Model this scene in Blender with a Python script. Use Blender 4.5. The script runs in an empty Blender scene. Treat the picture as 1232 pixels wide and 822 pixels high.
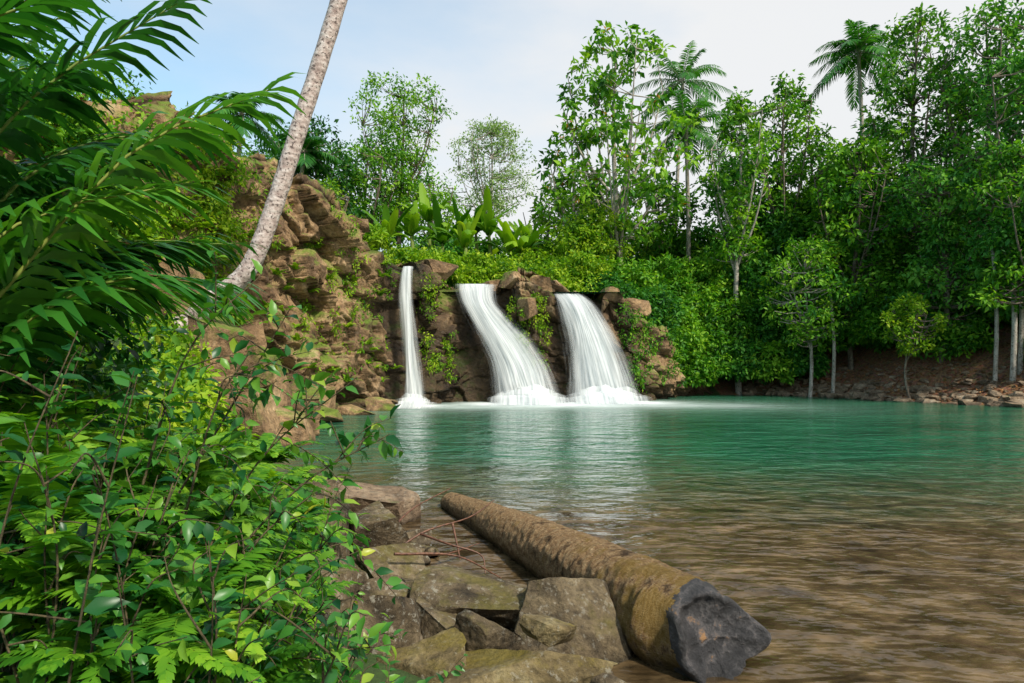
import bpy, math, numpy as np
from mathutils import Vector
rng=np.random.default_rng(7)
scene=bpy.context.scene
scene.view_settings.view_transform='Standard'
scene.view_settings.look='None'
scene.view_settings.exposure=0

# ---------------------------------------------------------------- numeric helpers
def norm(a):
    a=np.asarray(a,float); return a/(np.linalg.norm(a,axis=-1,keepdims=True)+1e-9)
def h3(ix,iy,iz,seed=0):
    n=(ix*374761393+iy*668265263+iz*1274126177+seed*974711)&0x7fffffff
    n=((n^(n>>13))*1274126177)&0x7fffffff
    n=(n^(n>>16))&0xffff
    return n/65535.0
def vnoise(p,seed=0):
    p=np.asarray(p,float); i=np.floor(p).astype(np.int64); f=p-i; f=f*f*(3-2*f)
    r=0
    for dx in (0,1):
        for dy in (0,1):
            for dz in (0,1):
                w=(f[...,0] if dx else 1-f[...,0])*(f[...,1] if dy else 1-f[...,1])*(f[...,2] if dz else 1-f[...,2])
                r=r+w*h3(i[...,0]+dx,i[...,1]+dy,i[...,2]+dz,seed)
    return r*2-1
def fbm(p,o=4,seed=0):
    r=0;a=1;s=0
    for k in range(o):
        r=r+a*vnoise(np.asarray(p)*(2**k),seed+k);s+=a;a*=.5
    return r/s
def sstep(x): x=np.clip(x,0,1); return x*x*(3-2*x)
def smooth(P,k=8):
    P=np.asarray(P,float); Q=np.vstack([2*P[0]-P[1],P,2*P[-1]-P[-2]]); out=[]
    for i in range(1,len(Q)-2):
        for t in np.linspace(0,1,k,endpoint=False):
            a,b,c,d=Q[i-1],Q[i],Q[i+1],Q[i+2]
            out.append(.5*((2*b)+(c-a)*t+(2*a-5*b+4*c-d)*t*t+(3*b-a-3*c+d)*t**3))
    out.append(P[-1]); return np.array(out)
def resample(A,n):
    A=np.asarray(A,float); s=np.r_[0,np.cumsum(np.linalg.norm(np.diff(A[:,:2],axis=0),axis=1))]
    q=np.linspace(0,s[-1],n); return np.stack([np.interp(q,s,A[:,i]) for i in range(A.shape[1])],1),q

class Geo:
    def __init__(s): s.V=[];s.F=[];s.var=[];s.n=0
    def add(s,V,F,var=.5,mat=0):
        V=np.asarray(V,float).reshape(-1,3); s.V.append(V); s.F.append((np.asarray(F,dtype=np.int64)+s.n,mat))
        s.var.append(np.full(len(V),float(var)) if np.isscalar(var) else np.asarray(var,float).ravel()); s.n+=len(V)
    def build(s,name,mats,smooth=True,vec=None):
        me=bpy.data.meshes.new(name); V=np.concatenate(s.V)
        me.vertices.add(len(V)); me.vertices.foreach_set('co',V.astype(np.float32).ravel())
        L=np.concatenate([f.ravel() for f,_ in s.F]); tot=np.concatenate([np.full(len(f),f.shape[1]) for f,_ in s.F])
        mi=np.concatenate([np.full(len(f),m) for f,m in s.F])
        me.loops.add(len(L)); me.loops.foreach_set('vertex_index',L.astype(np.int32))
        me.polygons.add(len(tot)); me.polygons.foreach_set('loop_start',np.r_[0,np.cumsum(tot)[:-1]].astype(np.int32))
        me.polygons.foreach_set('material_index',mi.astype(np.int32))
        for m in mats: me.materials.append(m)
        me.update(calc_edges=True)
        me.polygons.foreach_set('use_smooth',np.full(len(tot),smooth))
        a=me.attributes.new('var','FLOAT','POINT'); a.data.foreach_set('value',np.concatenate(s.var).astype(np.float32))
        if vec is not None:
            a=me.attributes.new('flow','FLOAT_VECTOR','POINT'); a.data.foreach_set('vector',np.asarray(vec,np.float32).ravel())
        ob=bpy.data.objects.new(name,me); scene.collection.objects.link(ob); return ob

def gridF(nr,nc):
    i=np.arange(nr-1)[:,None]*nc+np.arange(nc-1)[None,:]
    return np.stack([i,i+1,i+nc+1,i+nc],-1).reshape(-1,4)
def tube(g,P,r,n=8,mat=0,var=.5):
    P=np.asarray(P,float); r=np.broadcast_to(np.asarray(r,float),(len(P),)); T=norm(np.gradient(P,axis=0))
    ref=np.array([1,0,0.]) if abs(T[:,2].mean())>.7 else np.array([0,0,1.])
    N=norm(np.cross(T,ref)); B=np.cross(T,N); a=np.linspace(0,2*math.pi,n,endpoint=False)
    V=P[:,None]+r[:,None,None]*(np.cos(a)[None,:,None]*N[:,None]+np.sin(a)[None,:,None]*B[:,None])
    k=len(P); i=np.arange(k-1)[:,None]*n; j=np.arange(n)[None]; j2=(j+1)%n
    F=np.stack([i+j,i+j2,i+n+j2,i+n+j],-1).reshape(-1,4); g.add(V,F,var,mat)

FAR=(np.array([[0,0,0],[-.5,.48,.10],[0,1,-.12],[.5,.48,.10]]),np.array([[0,2,1],[0,3,2]]))
NEAR=(np.array([[0,0,0],[0,.3,.0],[0,.65,-.05],[0,1,-.2],[-.47,.32,.07],[-.36,.66,.03],[.47,.32,.07],[.36,.66,.03]]),
      np.array([[0,1,4],[1,5,4],[1,2,5],[2,3,5],[0,6,1],[1,6,7],[1,7,2],[2,7,3]]))
def leaves(g,pos,d,n,L,W,tm,var,mat=0):
    y=norm(d); x=norm(np.cross(y,n)); z=np.cross(x,y); T,F=tm; m=len(pos)
    L=np.broadcast_to(L,(m,))[:,None,None]; W=np.broadcast_to(W,(m,))[:,None,None]
    V=pos[:,None]+L*T[None,:,1:2]*y[:,None]+W*T[None,:,0:1]*x[:,None]+L*T[None,:,2:3]*z[:,None]
    Fa=(F[None]+(np.arange(m)*len(T))[:,None,None]).reshape(-1,3)
    g.add(V,Fa,np.repeat(np.broadcast_to(var,(m,)),len(T)),mat)
def clumps(g,C,r,nl,size,varc,mat=0,flat=.75,up=.6,tm=FAR,asp=.45,droop=.3):
    C=np.asarray(C,float).reshape(-1,3); m=len(C); r=np.broadcast_to(r,(m,)); varc=np.broadcast_to(varc,(m,))
    D=norm(rng.normal(size=(m,nl,3))); rad=rng.random((m,nl,1))**.6
    pos=C[:,None]+D*rad*r[:,None,None]*np.array([1,1,flat])
    nn=norm(D*.6+np.array([0,0,up])+rng.normal(size=D.shape)*.35)
    dd=norm(D+rng.normal(size=D.shape)*.6+np.array([0,0,-droop]))
    L=size*(.6+.8*rng.random(m*nl)); var=np.clip(varc[:,None]+rng.normal(size=(m,nl))*.16,0,1).ravel()
    leaves(g,pos.reshape(-1,3),dd.reshape(-1,3),nn.reshape(-1,3),L,L*asp,tm,var,mat)
def bush(g,c,rad,nc,nl,size,var=.5,mat=0,cr=.28,vs=.2,tm=FAR,asp=.5,lo=-.4):
    D=norm(rng.normal(size=(nc*2,3))); D=D[D[:,2]>lo][:nc]
    q=.62+.4*rng.random((len(D),1)); C=np.array(c)+D*q*np.array(rad)
    rr=cr*min(rad)*(.6+.8*rng.random(len(D)))
    clumps(g,C,np.maximum(rr,size*1.2),nl,size,np.clip(var+rng.normal(size=len(D))*vs,0,1),mat,tm=tm,asp=asp)
def frond(g,P,n,ll,w,droop=.3,ang=.5,lift=.25,var=.5,mat=0,r=.02,prof=None,rmat=None,start=.12,up=(0,0,1)):
    P=np.asarray(P,float); s=np.r_[0,np.cumsum(np.linalg.norm(np.diff(P,axis=0),axis=1))]; s/=s[-1]
    tube(g,P[::2] if len(P)>8 else P,np.linspace(r,r*.25,len(P[::2]) if len(P)>8 else len(P)),5,rmat if rmat is not None else mat,min(1,var+.2))
    T=norm(np.gradient(P,axis=0)); q=np.linspace(start,1,n)
    for sgn in (1,-1):
        qq=np.clip(q+rng.normal(size=n)*.004,0,1)
        p=np.stack([np.interp(qq,s,P[:,i]) for i in range(3)],1); t=norm(np.stack([np.interp(qq,s,T[:,i]) for i in range(3)],1))
        S=norm(np.cross(t,np.array(up)+np.zeros_like(t))); U=np.cross(S,t)
        a=ang+.55*qq[:,None]**3+rng.normal(size=(n,1))*.07
        d=norm(sgn*S*np.cos(a)+t*np.sin(a)+U*(lift+rng.normal(size=(n,1))*.08))
        pr=(np.sin(math.pi*np.clip(.12+.8*q,0,1))**.6 if prof is None else prof(q))
        L=ll*pr*(.9+.2*rng.random(n)); Wv=norm(np.cross(d,U)); 
        qs=np.array([0,.3,.65,1.]); ws=np.array([.35,1,.75,.06])*w*.5
        C=p[:,None]+d[:,None]*(L[:,None,None]*qs[None,:,None])
        C[:,:,2]-=droop*L[:,None]*qs[None]**2
        ww=(ws[None,:,None]*Wv[:,None])*(.6+.4*pr[:,None,None])
        V=np.stack([C-ww,C+ww],2).reshape(-1,3)
        base=(np.arange(n)*8)[:,None,None]; F=np.array([[0,1,3,2],[2,3,5,4],[4,5,7,6]])[None]+base
        g.add(V,F.reshape(-1,4),np.repeat(np.clip(var+rng.normal(size=n)*.1,0,1),8),mat)
def arc(o,d,L,droop,k=14):
    o=np.array(o,float); d=norm(d); t=np.linspace(0,1,k)[:,None]
    return o+d*L*t+np.array([0,0,-1.])*droop*L*t**2.2

# ---------------------------------------------------------------- materials
def newmat(name):
    m=bpy.data.materials.new(name); m.use_nodes=True; nt=m.node_tree; b=nt.nodes['Principled BSDF']; return m,nt,b
def N(nt,t,inp=None,**kw):
    n=nt.nodes.new(t)
    for k,v in kw.items(): setattr(n,k,v)
    for k,v in (inp or {}).items():
        if isinstance(v,bpy.types.NodeSocket): nt.links.new(v,n.inputs[k])
        else: n.inputs[k].default_value=v
    return n
def ramp(nt,fac,stops,interp='LINEAR'):
    r=nt.nodes.new('ShaderNodeValToRGB'); nt.links.new(fac,r.inputs[0]); e=r.color_ramp.elements; r.color_ramp.interpolation=interp
    while len(e)<len(stops): e.new(.5)
    for i,(p,c) in enumerate(stops):
        e[i].position=p; e[i].color=(c,c,c,1) if np.isscalar(c) else (*c,1)
    return r.outputs[0]
def mixc(nt,f,a,b,bt='MIX'):
    n=nt.nodes.new('ShaderNodeMix'); n.data_type='RGBA'; n.blend_type=bt
    for s,v in ((n.inputs[0],f),(n.inputs[6],a),(n.inputs[7],b)):
        if isinstance(v,bpy.types.NodeSocket): nt.links.new(v,s)
        else: s.default_value=v if np.isscalar(v) else (*v,1)
    return n.outputs[2]
def math_(nt,op,a,b=0.,clamp=False):
    n=nt.nodes.new('ShaderNodeMath'); n.operation=op; n.use_clamp=clamp
    for s,v in ((n.inputs[0],a),(n.inputs[1],b)):
        if isinstance(v,bpy.types.NodeSocket): nt.links.new(v,s)
        else: s.default_value=v
    return n.outputs[0]
def attr(nt,name='var'): n=nt.nodes.new('ShaderNodeAttribute'); n.attribute_name=name; return n
def bump(nt,b,h,strength=.5,dist=.1):
    n=N(nt,'ShaderNodeBump',{'Strength':strength,'Distance':dist,'Height':h}); nt.links.new(n.outputs[0],b.inputs['Normal'])
def pos(nt): return nt.nodes.new('ShaderNodeNewGeometry').outputs['Position']
def scaled(nt,v,s):
    n=N(nt,'ShaderNodeMapping',{'Vector':v}); n.inputs['Scale'].default_value=s; return n.outputs[0]

def leafmat(name,cols,rough=.5,trans=.35,spec=.22):
    m,nt,b=newmat(name); a=attr(nt).outputs['Fac']
    c=ramp(nt,a,[(i/(len(cols)-1),x) for i,x in enumerate(cols)])
    nt.links.new(c,b.inputs['Base Color']); b.inputs['Roughness'].default_value=rough; b.inputs['Specular IOR Level'].default_value=spec
    if trans:
        t=N(nt,'ShaderNodeBsdfTranslucent',{'Color':mixc(nt,1.,c,(1.35,1.4,.5),'MULTIPLY')})
        mx=N(nt,'ShaderNodeMixShader',{0:trans}); nt.links.new(b.outputs[0],mx.inputs[1]); nt.links.new(t.outputs[0],mx.inputs[2])
        nt.links.new(mx.outputs[0],nt.nodes['Material Output'].inputs[0])
    return m
M_deep=leafmat('leaf_deep_green',[(.012,.055,.012),(.03,.15,.02),(.075,.26,.028),(.18,.40,.045)])
M_mid=leafmat('leaf_mid_green',[(.016,.078,.008),(.052,.20,.012),(.14,.34,.02),(.28,.49,.035)])
M_fresh=leafmat('leaf_fresh_green',[(.03,.12,.006),(.12,.28,.012),(.27,.44,.02),(.45,.56,.04)],trans=.4)
M_pale=leafmat('leaf_pale_green',[(.07,.14,.03),(.13,.25,.06),(.22,.36,.10),(.32,.44,.15)])
M_near=leafmat('leaf_shrub',[(.006,.05,.016),(.016,.105,.022),(.055,.21,.028),(.17,.35,.03),(.40,.44,.04)],rough=.36,spec=.38,trans=.3)
M_frond=leafmat('palm_leaflet',[(.008,.05,.014),(.020,.12,.018),(.06,.23,.022),(.18,.40,.035)],rough=.38,spec=.4,trans=.35)
M_rachis=leafmat('frond_rachis',[(.05,.10,.02),(.14,.2,.04),(.25,.28,.06)],trans=0.)
M_dry=leafmat('leaf_dry',[(.30,.13,.02),(.42,.2,.03),(.5,.28,.05)])
M_litter=leafmat('leaf_litter',[(.10,.04,.015),(.25,.11,.04),(.40,.2,.08)],trans=0.,rough=.8)

def barkmat(name,c1,c2,c3,sc=6.,ring=0.,stretch=(1,1,.35),ringamt=.4,spots=.8):
    m,nt,b=newmat(name); p=pos(nt); v=scaled(nt,p,stretch)
    n=N(nt,'ShaderNodeTexNoise',{'Vector':v,'Scale':sc,'Detail':8.,'Roughness':.65})
    n2=N(nt,'ShaderNodeTexNoise',{'Vector':p,'Scale':sc*2.4,'Detail':4.})
    c=ramp(nt,n.outputs[0],[(.3,c1),(.5,c2),(.68,c3)])
    c=mixc(nt,ramp(nt,n2.outputs[0],[(.55,0.),(.63,spots)]),c,tuple(x*.35 for x in c1))
    nt.links.new(c,b.inputs['Base Color']); b.inputs['Roughness'].default_value=.85
    h=n.outputs[0]
    if ring:
        w=N(nt,'ShaderNodeTexWave',{'Vector':p,'Scale':ring,'Distortion':2.5,'Detail':3.},bands_direction='Z'); h=math_(nt,'ADD',h,math_(nt,'MULTIPLY',w.outputs[1],ringamt))
    bump(nt,b,h,.6,.05); return m
M_bark=barkmat('bark_brown',(.07,.05,.035),(.16,.12,.085),(.3,.26,.2))
M_barkpale=barkmat('bark_pale',(.20,.17,.13),(.34,.30,.25),(.5,.45,.38),5.)
M_palmbark=barkmat('palm_bark',(.26,.18,.16),(.50,.40,.36),(.74,.66,.62),7.,2.6,(1,1,1.3),.12,.9)
M_stem=barkmat('twig_bark',(.04,.03,.015),(.09,.07,.03),(.16,.12,.06),30.)

def rockmat(name,cols,moss=(.10,.17,.02),mossamt=.5,sc=1.2,lich=.3,wet=True):
    m,nt,b=newmat(name); g=nt.nodes.new('ShaderNodeNewGeometry'); p=g.outputs['Position']
    n=N(nt,'ShaderNodeTexNoise',{'Vector':p,'Scale':sc,'Detail':9.,'Roughness':.62,'Distortion':.4})
    c=ramp(nt,n.outputs[0],[(.30,cols[0]),(.44,cols[1]),(.56,cols[2]),(.70,cols[3])])
    f=N(nt,'ShaderNodeTexNoise',{'Vector':p,'Scale':sc*9,'Detail':6.,'Roughness':.7})
    c=mixc(nt,1.,c,ramp(nt,f.outputs[0],[(.3,.45),(.5,1.),(.7,1.4)]),'MULTIPLY')
    if lich:
        l=N(nt,'ShaderNodeTexNoise',{'Vector':p,'Scale':sc*5,'Detail':7.,'Roughness':.75})
        c=mixc(nt,math_(nt,'MULTIPLY',ramp(nt,l.outputs[0],[(.56,0.),(.60,1.)]),lich),c,(.42,.40,.33))
    sx=N(nt,'ShaderNodeSeparateXYZ',{0:g.outputs['Normal']}); 
    k=N(nt,'ShaderNodeTexNoise',{'Vector':p,'Scale':sc*.8,'Detail':6.,'Roughness':.7})
    mo=math_(nt,'ADD',math_(nt,'MULTIPLY',sx.outputs[2],.16),k.outputs[0])
    mo=ramp(nt,mo,[(.76-mossamt*.3,0.),(.90-mossamt*.3,1.)])
    mc=mixc(nt,f.outputs[0],tuple(x*.6 for x in moss),tuple(x*1.9 for x in moss))
    c=mixc(nt,math_(nt,'MULTIPLY',mo,.8),c,mc)
    if wet:
        a=attr(nt).outputs['Fac']; c=mixc(nt,math_(nt,'MULTIPLY',a,.92,True),c,mixc(nt,1.,c,(.11,.11,.10),'MULTIPLY'))
        r=nt.nodes.new('ShaderNodeMapRange'); nt.links.new(a,r.inputs[0]); r.inputs[3].default_value=.85; r.inputs[4].default_value=.4; nt.links.new(r.outputs[0],b.inputs['Roughness'])
    else: b.inputs['Roughness'].default_value=.8
    nt.links.new(c,b.inputs['Base Color']); b.inputs['Specular IOR Level'].default_value=.3
    h=math_(nt,'ADD',n.outputs[0],math_(nt,'MULTIPLY',f.outputs[0],.4)); bump(nt,b,h,.9,.25/sc); return m
M_cliff=rockmat('cliff_rock',[(.06,.038,.023),(.22,.135,.072),(.39,.25,.13),(.52,.37,.22)],moss=(.10,.18,.012),mossamt=.66,sc=.7,lich=.10)
M_rock=rockmat('river_rock',[(.022,.018,.012),(.085,.062,.036),(.165,.125,.075),(.28,.22,.15)],moss=(.10,.085,.018),mossamt=.42,sc=3.,lich=.5)
M_rockdark=rockmat('slab_rock',[(.03,.024,.016),(.08,.06,.036),(.14,.105,.06),(.21,.165,.1)],moss=(.09,.075,.018),mossamt=.35,sc=3.,lich=.3)
M_rockmoss=rockmat('mossy_rock',[(.035,.028,.014),(.11,.08,.036),(.19,.145,.07),(.28,.23,.12)],moss=(.13,.10,.012),mossamt=.55,sc=3.,lich=.35)
M_bankrock=rockmat('bank_rock',[(.05,.035,.02),(.16,.11,.07),(.28,.2,.13),(.38,.31,.22)],moss=(.06,.12,.02),mossamt=.1,sc=1.5,lich=.2)

mg,nt,b=newmat('ground_soil'); p=pos(nt)
n2=N(nt,'ShaderNodeTexNoise',{'Vector':p,'Scale':9.,'Detail':6.,'Roughness':.75}); v=N(nt,'ShaderNodeTexVoronoi',{'Vector':p,'Scale':7.})
lit=mixc(nt,ramp(nt,n2.outputs[0],[(.35,0.),(.65,1.)]),(.12,.055,.028),(.44,.23,.11))
lit=mixc(nt,.4,lit,mixc(nt,1.,lit,v.outputs['Color'],'MULTIPLY'))
c=mixc(nt,ramp(nt,attr(nt).outputs['Fac'],[(.3,0.),(.7,1.)]),lit,mixc(nt,n2.outputs[0],(.02,.05,.01),(.07,.13,.02)))
nt.links.new(c,b.inputs['Base Color']); b.inputs['Roughness'].default_value=.95; bump(nt,b,n2.outputs[0],.8,.15)

# ---------------------------------------------------------------- terrain
SH=np.array([(1.4,-3,.4,3),(1.0,2,.45,3),(.5,4.3,.45,3),(-.8,6.0,.7,3),(-1.9,7.8,1.2,4),(-3.1,10.5,2.2,4),(-4.8,13.5,3.4,4),(-7.2,16.5,4.4,4),(-9.8,19,7,3),
 (-10.6,23,8.8,2.5),(-9.8,28,8.6,2.5),(-8,33,7.8,2.5),(-6.5,36.3,6.8,2.5),(-4.5,38.6,6.1,2.5),(-1,40.2,5.9,2.5),(2.5,40.4,5.8,2.5),(6,41,5.2,2.5),(9,43.5,4.3,3),
 (11,45.5,5,8),(16,47,6.5,11),(19.3,44,7,11),(21,39.5,7,13),(24.0,33.5,7,13),(29,28,7,13),(36,15,7,15),(34,0,5,12),(20,-12,4,12),(4,-10,1,6)],float)
def dens(A,st=.5):
    A=np.vstack([A,A[:1]]); o=[]
    for a,c in zip(A[:-1],A[1:]):
        k=max(1,int(np.linalg.norm(c[:2]-a[:2])/st)); o+= [a+(c-a)*i/k for i in range(k)]
    return np.array(o)
BD=dens(SH,.8)
def inside(x,y):
    r=np.zeros(x.shape,bool); P=SH[:,:2]; 
    for i in range(len(P)):
        (x1,y1),(x2,y2)=P[i-1],P[i]
        if y1==y2: continue
        r^=((y1>y)!=(y2>y))&(x<(x2-x1)*(y-y1)/(y2-y1)+x1)
    return r
def gz(x,y):
    x=np.atleast_1d(np.asarray(x,float)).ravel(); y=np.atleast_1d(np.asarray(y,float)).ravel(); out=np.empty(len(x))
    for a in range(0,len(x),20000):
        X=x[a:a+20000];Y=y[a:a+20000]
        D=np.hypot(X[:,None]-BD[None,:,0],Y[:,None]-BD[None,:,1]); d=D.min(1)
        w=np.exp(-(D-d[:,None])/1.5); w/=w.sum(1)[:,None]; h=w@BD[:,2]; ww=w@BD[:,3]
        z=np.where(inside(X,Y),-np.minimum(1.3,.22*d+.02),h*sstep(.08+d/ww*.92)-h*sstep(.08)+.0)
        n=fbm(np.stack([X*.5,Y*.5,X*0],1),4,3)
        z=z+np.where(inside(X,Y),0,n*np.clip(d*.25,0,.45))
        z=z+np.clip((Y-52)*.09,0,14)*sstep((60-X)/80+.5)+np.clip((d-15)*.05,0,6)
        out[a:a+20000]=z
    return out
far=np.array([30,60,120,250,600.])
xs=np.r_[-40-far[::-1],np.arange(-40,46,.5),46+far]; ys=np.r_[-15-far[::-1],np.arange(-15,75,.5),75+far]
X,Y=np.meshgrid(xs,ys); Z=gz(X,Y).reshape(X.shape)
g=Geo(); 
gv=np.where((X>14)&(Y<50),.0+.35*sstep((X-30)/10),1.)+fbm(np.stack([X*.3,Y*.3,X*0],-1),3,9)*.3
g.add(np.stack([X,Y,Z],-1),gridF(*X.shape),gv); g.build('ground',[mg])

# ---------------------------------------------------------------- cliff
CP=np.array([(-12.5,12.5,5.5),(-11.4,15.5,7.6),(-10.2,19,9.6),(-9.2,23,10.2),(-8.2,27.5,9.9),(-6.8,31.3,9.0),(-6.0,33.6,8.2),(-5.6,34.8,7.1),(-4.8,35.2,6.9),(-4.2,35.6,7.5),(-3.5,36.6,7.0),
 (-3.0,37.7,6.35),(-.9,37.9,6.3),(-.1,37.1,7.1),(1.0,36.9,6.9),(2.1,37.9,6.6),(2.6,38.4,5.8),(4.2,38.5,5.75),(5.0,38.1,6.3),(6.5,38.3,5.8),(7.8,39.3,5.0),(9.2,41.3,4.0),(11,44,3.0),(14,46.5,2.5)])
NS=800; base,sd=resample(smooth(CP,6),NS); nr=190
T=norm(np.gradient(base[:,:2],axis=0)); NO=np.stack([T[:,1],-T[:,0]],1)
def cells(u,v,su,sv,seed,au,tilt):
    iu=np.floor(u/su).astype(np.int64); iv=np.floor(v/sv).astype(np.int64); z=np.zeros_like(iu)
    b0=np.full(len(u),9.);b1=np.full(len(u),9.); val=np.zeros(len(u))
    for a in (-1,0,1,2):
        for c in (-1,0,1,2):
            ci=iu+a; cj=iv+c
            cu=ci+(cj%2)*.5-.5+(h3(ci,cj,z,seed)-.5)*.8; cv=cj+(h3(ci,cj,z+1,seed)-.5)*.8
            du=u/su-cu; dv=v/sv-cv; D=np.maximum(np.abs(du),np.abs(dv))+.25*(np.abs(du)+np.abs(dv))
            vv_=(h3(ci,cj,z+2,seed)*2-1)*au+(h3(ci,cj,z+3,seed)*2-1)*tilt*1.6*du*su+(h3(ci,cj,z+4,seed)*2-1)*tilt*1.6*dv*sv
            m=D<b0; b1=np.where(m,b0,np.minimum(b1,D)); val=np.where(m,vv_,val); b0=np.where(m,D,b0)
    return val,b1-b0
S=np.repeat(sd[None],nr,0)
ztop=base[:,2]+.35*fbm(np.stack([sd*.8,sd*0,sd*0],1),3,5)
face=int(nr*.80); fz=np.linspace(0,1,face)
zz=np.concatenate([-.9+(ztop[None]+.9)*fz[:,None], np.repeat(ztop[None],nr-face,0)],0)
back=np.concatenate([np.zeros(face),np.linspace(0,1,nr-face)])[:,None]
arcl=zz+back*4
u=(S+.25*arcl+.30*fbm(np.stack([S*.7,arcl*.7,S*0],-1),3,11)).ravel()
vv=(arcl+.5*np.sin(S*.35)+.25*fbm(np.stack([S*.7,arcl*.7,S*0],-1),3,21)).ravel()
c0,e0=cells(u,vv,4.2,3.4,7,.5,.10); c1,e1=cells(u,vv,2.1,1.8,1,.40,.20); c2,e2=cells(u,vv,.95,.75,2,.16,.22); c3,e3=cells(u,vv,.40,.3,3,.05,.2)
disp=(c0+c1+c2+c3+.10*fbm(np.stack([u*2,vv*2,u*0],1),4,31)-.28*np.exp(-(e1/.05)**2)-.12*np.exp(-(e2/.07)**2)).reshape(nr,-1)
bx=np.repeat(base[None,:,0],nr,0)
def nearfall(x): return np.maximum.reduce([np.exp(-((x+5.1)/.7)**4),np.exp(-((x+1.6)/1.6)**4)*(base[None,:,1]>36.5),np.exp(-((x-4.0)/1.5)**4)])
nf=nearfall(bx)*(base[None,:,1]>33); amp=1-.65*nf
rd=np.clip((zz-(ztop[None]-.5))/.5,0,1)**2*.3
D=disp*amp-.15*np.clip(zz,0,20)-back*3.4-rd
Zc=zz+np.where(back>0,disp*.5-back*.25,0)
Xc=base[None,:,0]+NO[None,:,0]*D; Yc=base[None,:,1]+NO[None,:,1]*D
wl=fbm(np.stack([S*.7,zz*.35,S*0],-1),3,8)
wet=np.clip(np.exp(-np.clip(zz,0,9)/.6)*1.1+ sstep((bx+5.8)/1.)*(base[None,:,1]>34)*sstep((9-bx)/2.5)*np.clip(1.1-zz/8.0+wl*.8,0,1)+nf*.7+.8*np.exp(-((bx+5.)/1.)**2)*(base[None,:,1]>30)+np.clip(wl*.9-.15,0,.45),0,1)
wet=np.clip(wet*(1-back),0,1)
g=Geo(); g.add(np.stack([Xc,Yc,Zc],-1),gridF(*Xc.shape)[:, ::-1],wet); g.build('cliff',[M_cliff],smooth=True)
CX,CY,CZ=Xc,Yc,Zc
def cliffpt(s0,z0):
    j=int(s0); i=int(np.argmin(np.abs(CZ[:face,j]-z0))); return np.array([CX[i,j],CY[i,j],CZ[i,j]]),np.array([NO[j,0],NO[j,1],0])

# ---------------------------------------------------------------- rocks
import bmesh
ICO={}
def ico(sub):
    if sub not in ICO:
        bm=bmesh.new(); bmesh.ops.create_icosphere(bm,subdivisions=sub,radius=1); ICO[sub]=(np.array([v.co[:] for v in bm.verts]),np.array([[v.index for v in f.verts] for f in bm.faces])); bm.free()
    return ICO[sub]
def rock(name,c,rad,seed,mat,rot=0.,sub=5,rough=.04,tiltx=0,tilty=0,wetbase=True,g=None):
    V,F=ico(sub); V=V*1.42
    r=np.random.default_rng(seed); pl=[]
    for ax in range(3):
        for s in (1,-1):
            n=np.zeros(3); n[ax]=s; pl.append((norm(n+r.normal(size=3)*.3),r.uniform(.62,.85)))
    for k in range(7): pl.append((norm(r.normal(size=3)),r.uniform(.80,1.08)))
    for n,d in pl:
        q=V@n-d; V=V-np.where(q>0,q,0)[:,None]*n*1.0
    V=V+norm(V)*(fbm(V*1.6+seed*3.1,3,seed)*rough*1.2)[:,None]+norm(V)*(fbm(V*5+seed,4,seed)*rough*.8)[:,None]
    V=V*np.array(rad)
    ca,sa=math.cos(tiltx),math.sin(tiltx); V=V@np.array([[1,0,0],[0,ca,sa],[0,-sa,ca]])
    ca,sa=math.cos(tilty),math.sin(tilty); V=V@np.array([[ca,0,-sa],[0,1,0],[sa,0,ca]])
    ca,sa=math.cos(rot),math.sin(rot); V=V@np.array([[ca,sa,0],[-sa,ca,0],[0,0,1]])
    V=V+np.array(c)
    w=np.clip(1-(V[:,2]+.0)/.09,0,1)*.85 if wetbase else np.zeros(len(V))
    own=g is None
    if own: g=Geo()
    g.add(V,F,w)
    if own: return g.build(name,[mat])
fr=[((-1.66,8.8,.16),(.52,.36,.32),3,M_bankrock,.2,.1,.1),((-1.42,6.9,.24),(.44,.40,.40),4,M_rock,.5,0,.1),
 ((-1.02,5.95,.10),(.36,.30,.27),5,M_rock,.9,.2,0),((-.70,5.45,.10),(.32,.28,.22),6,M_rock,.1,0,.2),
 ((-.26,5.2,.14),(.50,.40,.30),8,M_rock,-.3,.15,.12),((.40,4.78,.12),(.46,.24,.42),61,M_rockdark,.15,-.55,.15),
 ((-.02,4.10,.08),(.58,.32,.26),14,M_rockmoss,.05,.1,0),((-.86,4.45,.20),(.42,.34,.30),15,M_rock,.7,0,.1),
 ((-.42,4.78,.10),(.27,.27,.24),17,M_rock,.2,.2,0),((-1.3,5.1,.22),(.40,.34,.34),18,M_rock,1.,0,0),((-.16,4.55,.12),(.28,.2,.19),51,M_rockdark,.6,0,.3),
 ((-.62,6.1,.0),(.3,.22,.15),19,M_rock,.4,0,0),((.22,4.14,.40),(.16,.12,.09),20,M_rockmoss,.4,0,.1),((-.5,4.05,.10),(.3,.26,.27),23,M_rockmoss,.4,0,0),
 ((-1.2,7.7,.0),(.30,.24,.15),24,M_rock,.4,0,0),((-2.4,8.1,.15),(.45,.5,.4),25,M_rockdark,.4,0,0),((.60,4.0,-.04),(.2,.18,.15),26,M_rockmoss,.8,0,0),
 ((-1.3,4.2,.32),(.38,.38,.32),27,M_rock,.3,0,0),((-2.9,9.8,.1),(.6,.5,.4),28,M_rockdark,.3,0,0),((-.95,5.0,.18),(.27,.25,.25),52,M_rock,.9,.3,0),((-1.9,6.3,.35),(.42,.38,.38),53,M_rockdark,.2,0,.2),((-.15,5.75,-.03),(.25,.2,.13),54,M_rockdark,.2,0,0)]
for c,r,s,m,ro,tx,ty in fr: rock('river_rock',c,r,s,m,ro,6,tiltx=tx,tilty=ty,rough=.055)
g=Geo()
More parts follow.
